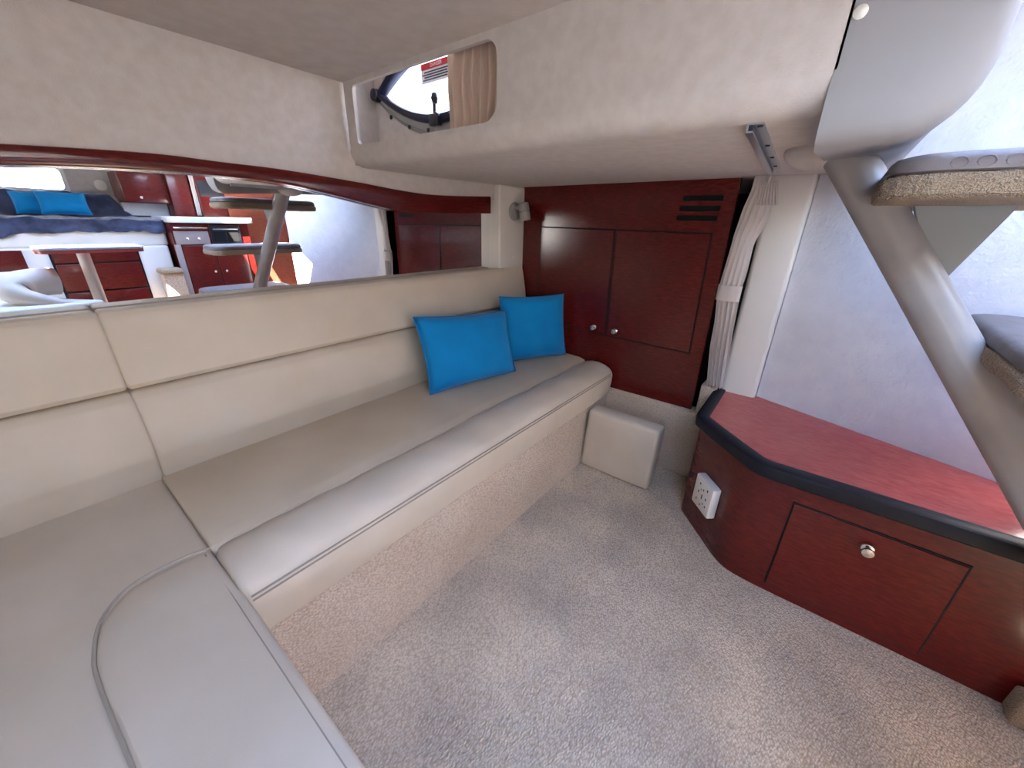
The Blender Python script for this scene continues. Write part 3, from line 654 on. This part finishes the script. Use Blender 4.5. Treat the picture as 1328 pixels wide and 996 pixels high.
# side panel and speaker
one('wall_speaker', joinbm(prism(rrect(.690, .77, 1.445, 1.53, .035), 'y', -2.10, -2.075, .004)), 'white_plastic', 'oval white wall speaker beside the far window', 'speaker')
one('side_panel', box(.80, 1.114, -2.09, -1.88, 1.245, 1.352, bev=.006), 'counter_white', 'plain white panel under the far mahogany wall cupboard', 'panel')
# wall cupboard
wc = thing('wall_cupboard', 'mahogany wall cupboard above the white panel opposite the mirror', 'cupboard', (.96, -1.9, 1.35))
obj('carcass', box(.80, 1.118, -2.09, -1.76, 1.352, 1.595), 'mahogany', wc)
d = obj('door', box(.808, 1.112, -1.765, -1.748, 1.358, 1.585, bev=.003), 'mahogany', wc)
obj('catch', box(.908, .928, -1.75, -1.738, 1.385, 1.405, bev=.003), 'chrome', d)
one('tall_locker', box(1.118, 1.278, -2.09, -1.70, 0, 1.66, bev=.004), 'mahogany', 'tall narrow mahogany locker between wall cupboard and galley', 'locker')
one('hanging_towel', thicken(cloth(lambda u, v: (1.281+.03*u+.004*math.sin(9*u), -1.685+.008*math.sin(14*u+3*v), 1.62-.36*v), 10, 20), .004), 'curtain_pale', 'narrow white towel hanging beside the tall mahogany locker', 'towel', ang=180)
# galley
gy = thing('galley_unit', 'galley unit with mahogany doors and grey drawers opposite the mirror', 'galley', (1.2, -1.5, 0))
obj('carcass', box(.93, 1.50, -1.685, -1.17, 0, 1.20), 'mahogany', gy)
obj('drawer_front', box(.94, 1.178, -1.17, -1.152, 1.03, 1.135, bev=.004), 'galley_grey', gy)
for xx in (1.02, 1.10): obj('knob', lathe([(0, 0), (.010, 0), (.010, .01), (0, .016)], (xx, -1.152, 1.075), (0, 1, 0), 12), 'chrome', gy)
obj('corner_post', box(.925, .965, -1.19, -1.15, 0, 1.03, bev=.006), 'galley_grey', gy)
for x0, x1 in ((.97, 1.198), (1.204, 1.44)):
    dd = obj('door', box(x0, x1, -1.17, -1.153, .06, 1.02, bev=.003), 'mahogany', gy)
    obj('knob', lathe([(0, 0), (.010, 0), (.010, .01), (0, .016)], (x1-.04 if x0 < 1 else x0+.04, -1.153, .80), (0, 1, 0), 12), 'chrome', dd)
obj('towel_rail', tube([(.945, -1.135, 1.160), (1.175, -1.135, 1.160)], .007), 'chrome', gy)
mw = thing('microwave', 'black built-in microwave under the white galley counter', 'microwave', (1.31, -1.16, 1.03))
obj('housing', box(1.198, 1.425, -1.175, -1.150, 1.028, 1.185, bev=.004), 'dark_plastic', mw)
for x0, x1 in ((1.215, 1.305), (1.315, 1.405)): obj('window', box(x0, x1, -1.152, -1.147, 1.05, 1.13), 'void', mw)
obj('handle', tube([(1.215, -1.142, 1.15), (1.405, -1.142, 1.15)], .005), 'alu', mw)
one('galley_counter', prism(rrect(.928, 1.555, -1.69, -1.12, (.08, .08, .01, .01)), 'z', 1.20, 1.247, .008), 'counter_white', 'white galley counter with rounded corners over the microwave', 'counter')
nb = thing('upper_niche', 'dark upper niche above the white galley counter', 'cabinet', (1.4, -1.85, 1.28))
obj('carcass', box(1.315, 1.515, -2.09, -1.64, 1.249, 1.66), 'mahogany', nb)
obj('dark_screen', box(1.322, 1.508, -1.64, -1.632, 1.425, 1.56, bev=.003), 'dark_plastic', nb)
one('aft_panel', box(1.52, 2.1, -1.66, -1.62, 0, 1.70), 'mahogany_pale', 'reddish mahogany panel beyond the galley counter and stairs', 'panel')
# carpeted step by the galley
cs = thing('carpeted_step', 'carpeted step block with rounded tread beside the galley unit', 'step', (.85, -1.15, 0))
obj('riser', box(.785, .918, -1.245, -1.115, 0, .81), 'base_carpet', cs)
obj('tread', box(.77, .922, -1.245, -1.09, .805, .85, bev=.018), 'tread_carpet', cs)
# table
tb = thing('pedestal_table', 'small white-topped pedestal table with mahogany rim before the settee', 'table', (.33, -.5, 0))
tout = rrect(.125, .60, -.68, -.36, (.06, .06, .06, .06), 8)
obj('table_top', prism(tout, 'z', 1.052, 1.066, .004), 'table_top', tb)
obj('rim', prism([(.36+(x-.36)*.99, -.52+(y+.52)*.99) for x, y in tout], 'z', 1.034, 1.053), 'mahogany_top', tb)
obj('pedestal', tube([(.322, -.5, 0), (.322, -.5, 1.036)], .030, 20), 'white_gel', tb)
obj('foot', lathe([(0, 0), (.10, 0), (.10, .012), (.04, .03), (0, .03)], (.322, -.5, 0), (0, 0, 1)), 'white_gel', tb)
# curved white bench near the camera
bn = thing('curved_bench', 'white curved bench with a rounded roll end beside the pedestal table', 'bench', (0, -.4, 0))
obj('base', prism(rrect(-.9, .16, -.75, -.25, .1, 6), 'z', 0, .69), 'white_gel', bn)
sh = [tuple(p) for p in smoothpts([(-.95, -.20), (-.3, -.2), (.12, -.21), (.27, -.24), (.315, -.28), (.26, -.35), (.17, -.5), (.14, -.72), (0, -.78), (-.95, -.78)], 5)]
obj('seat_top', prism(sh, 'z', .68, .772, .02, 4), 'white_gel', bn)
obj('roll', tube(smoothpts([(.20, -.27, .745), (.05, -.32, .80), (-.01, -.37, .835), (.02, -.43, .865), (.09, -.47, .875), (.165, -.49, .872)], 5), [.022+.056*min(1, i/14) for i in range(26)], 20), 'leather', bn, label='rounded roll cushion')
obj('back_shelf', box(-.95, .10, -.80, -.62, .72, .915, bev=.03, seg=4), 'white_gel', bn)
# hatch frame in the ceiling
hf = thing('deck_hatch', 'open deck hatch frame in the ceiling', 'hatch', ((hx0+hx1)/2, (hy0+hy1)/2, 1.695))
obj('frame', joinbm(plate_with_hole(rrect(hx0-.03, hx1+.03, hy0-.03, hy1+.03, .08), rrect(hx0+.004, hx1-.004, hy0+.004, hy1-.004, .06), 'z', 1.698, .02)), 'white_gel', hf)
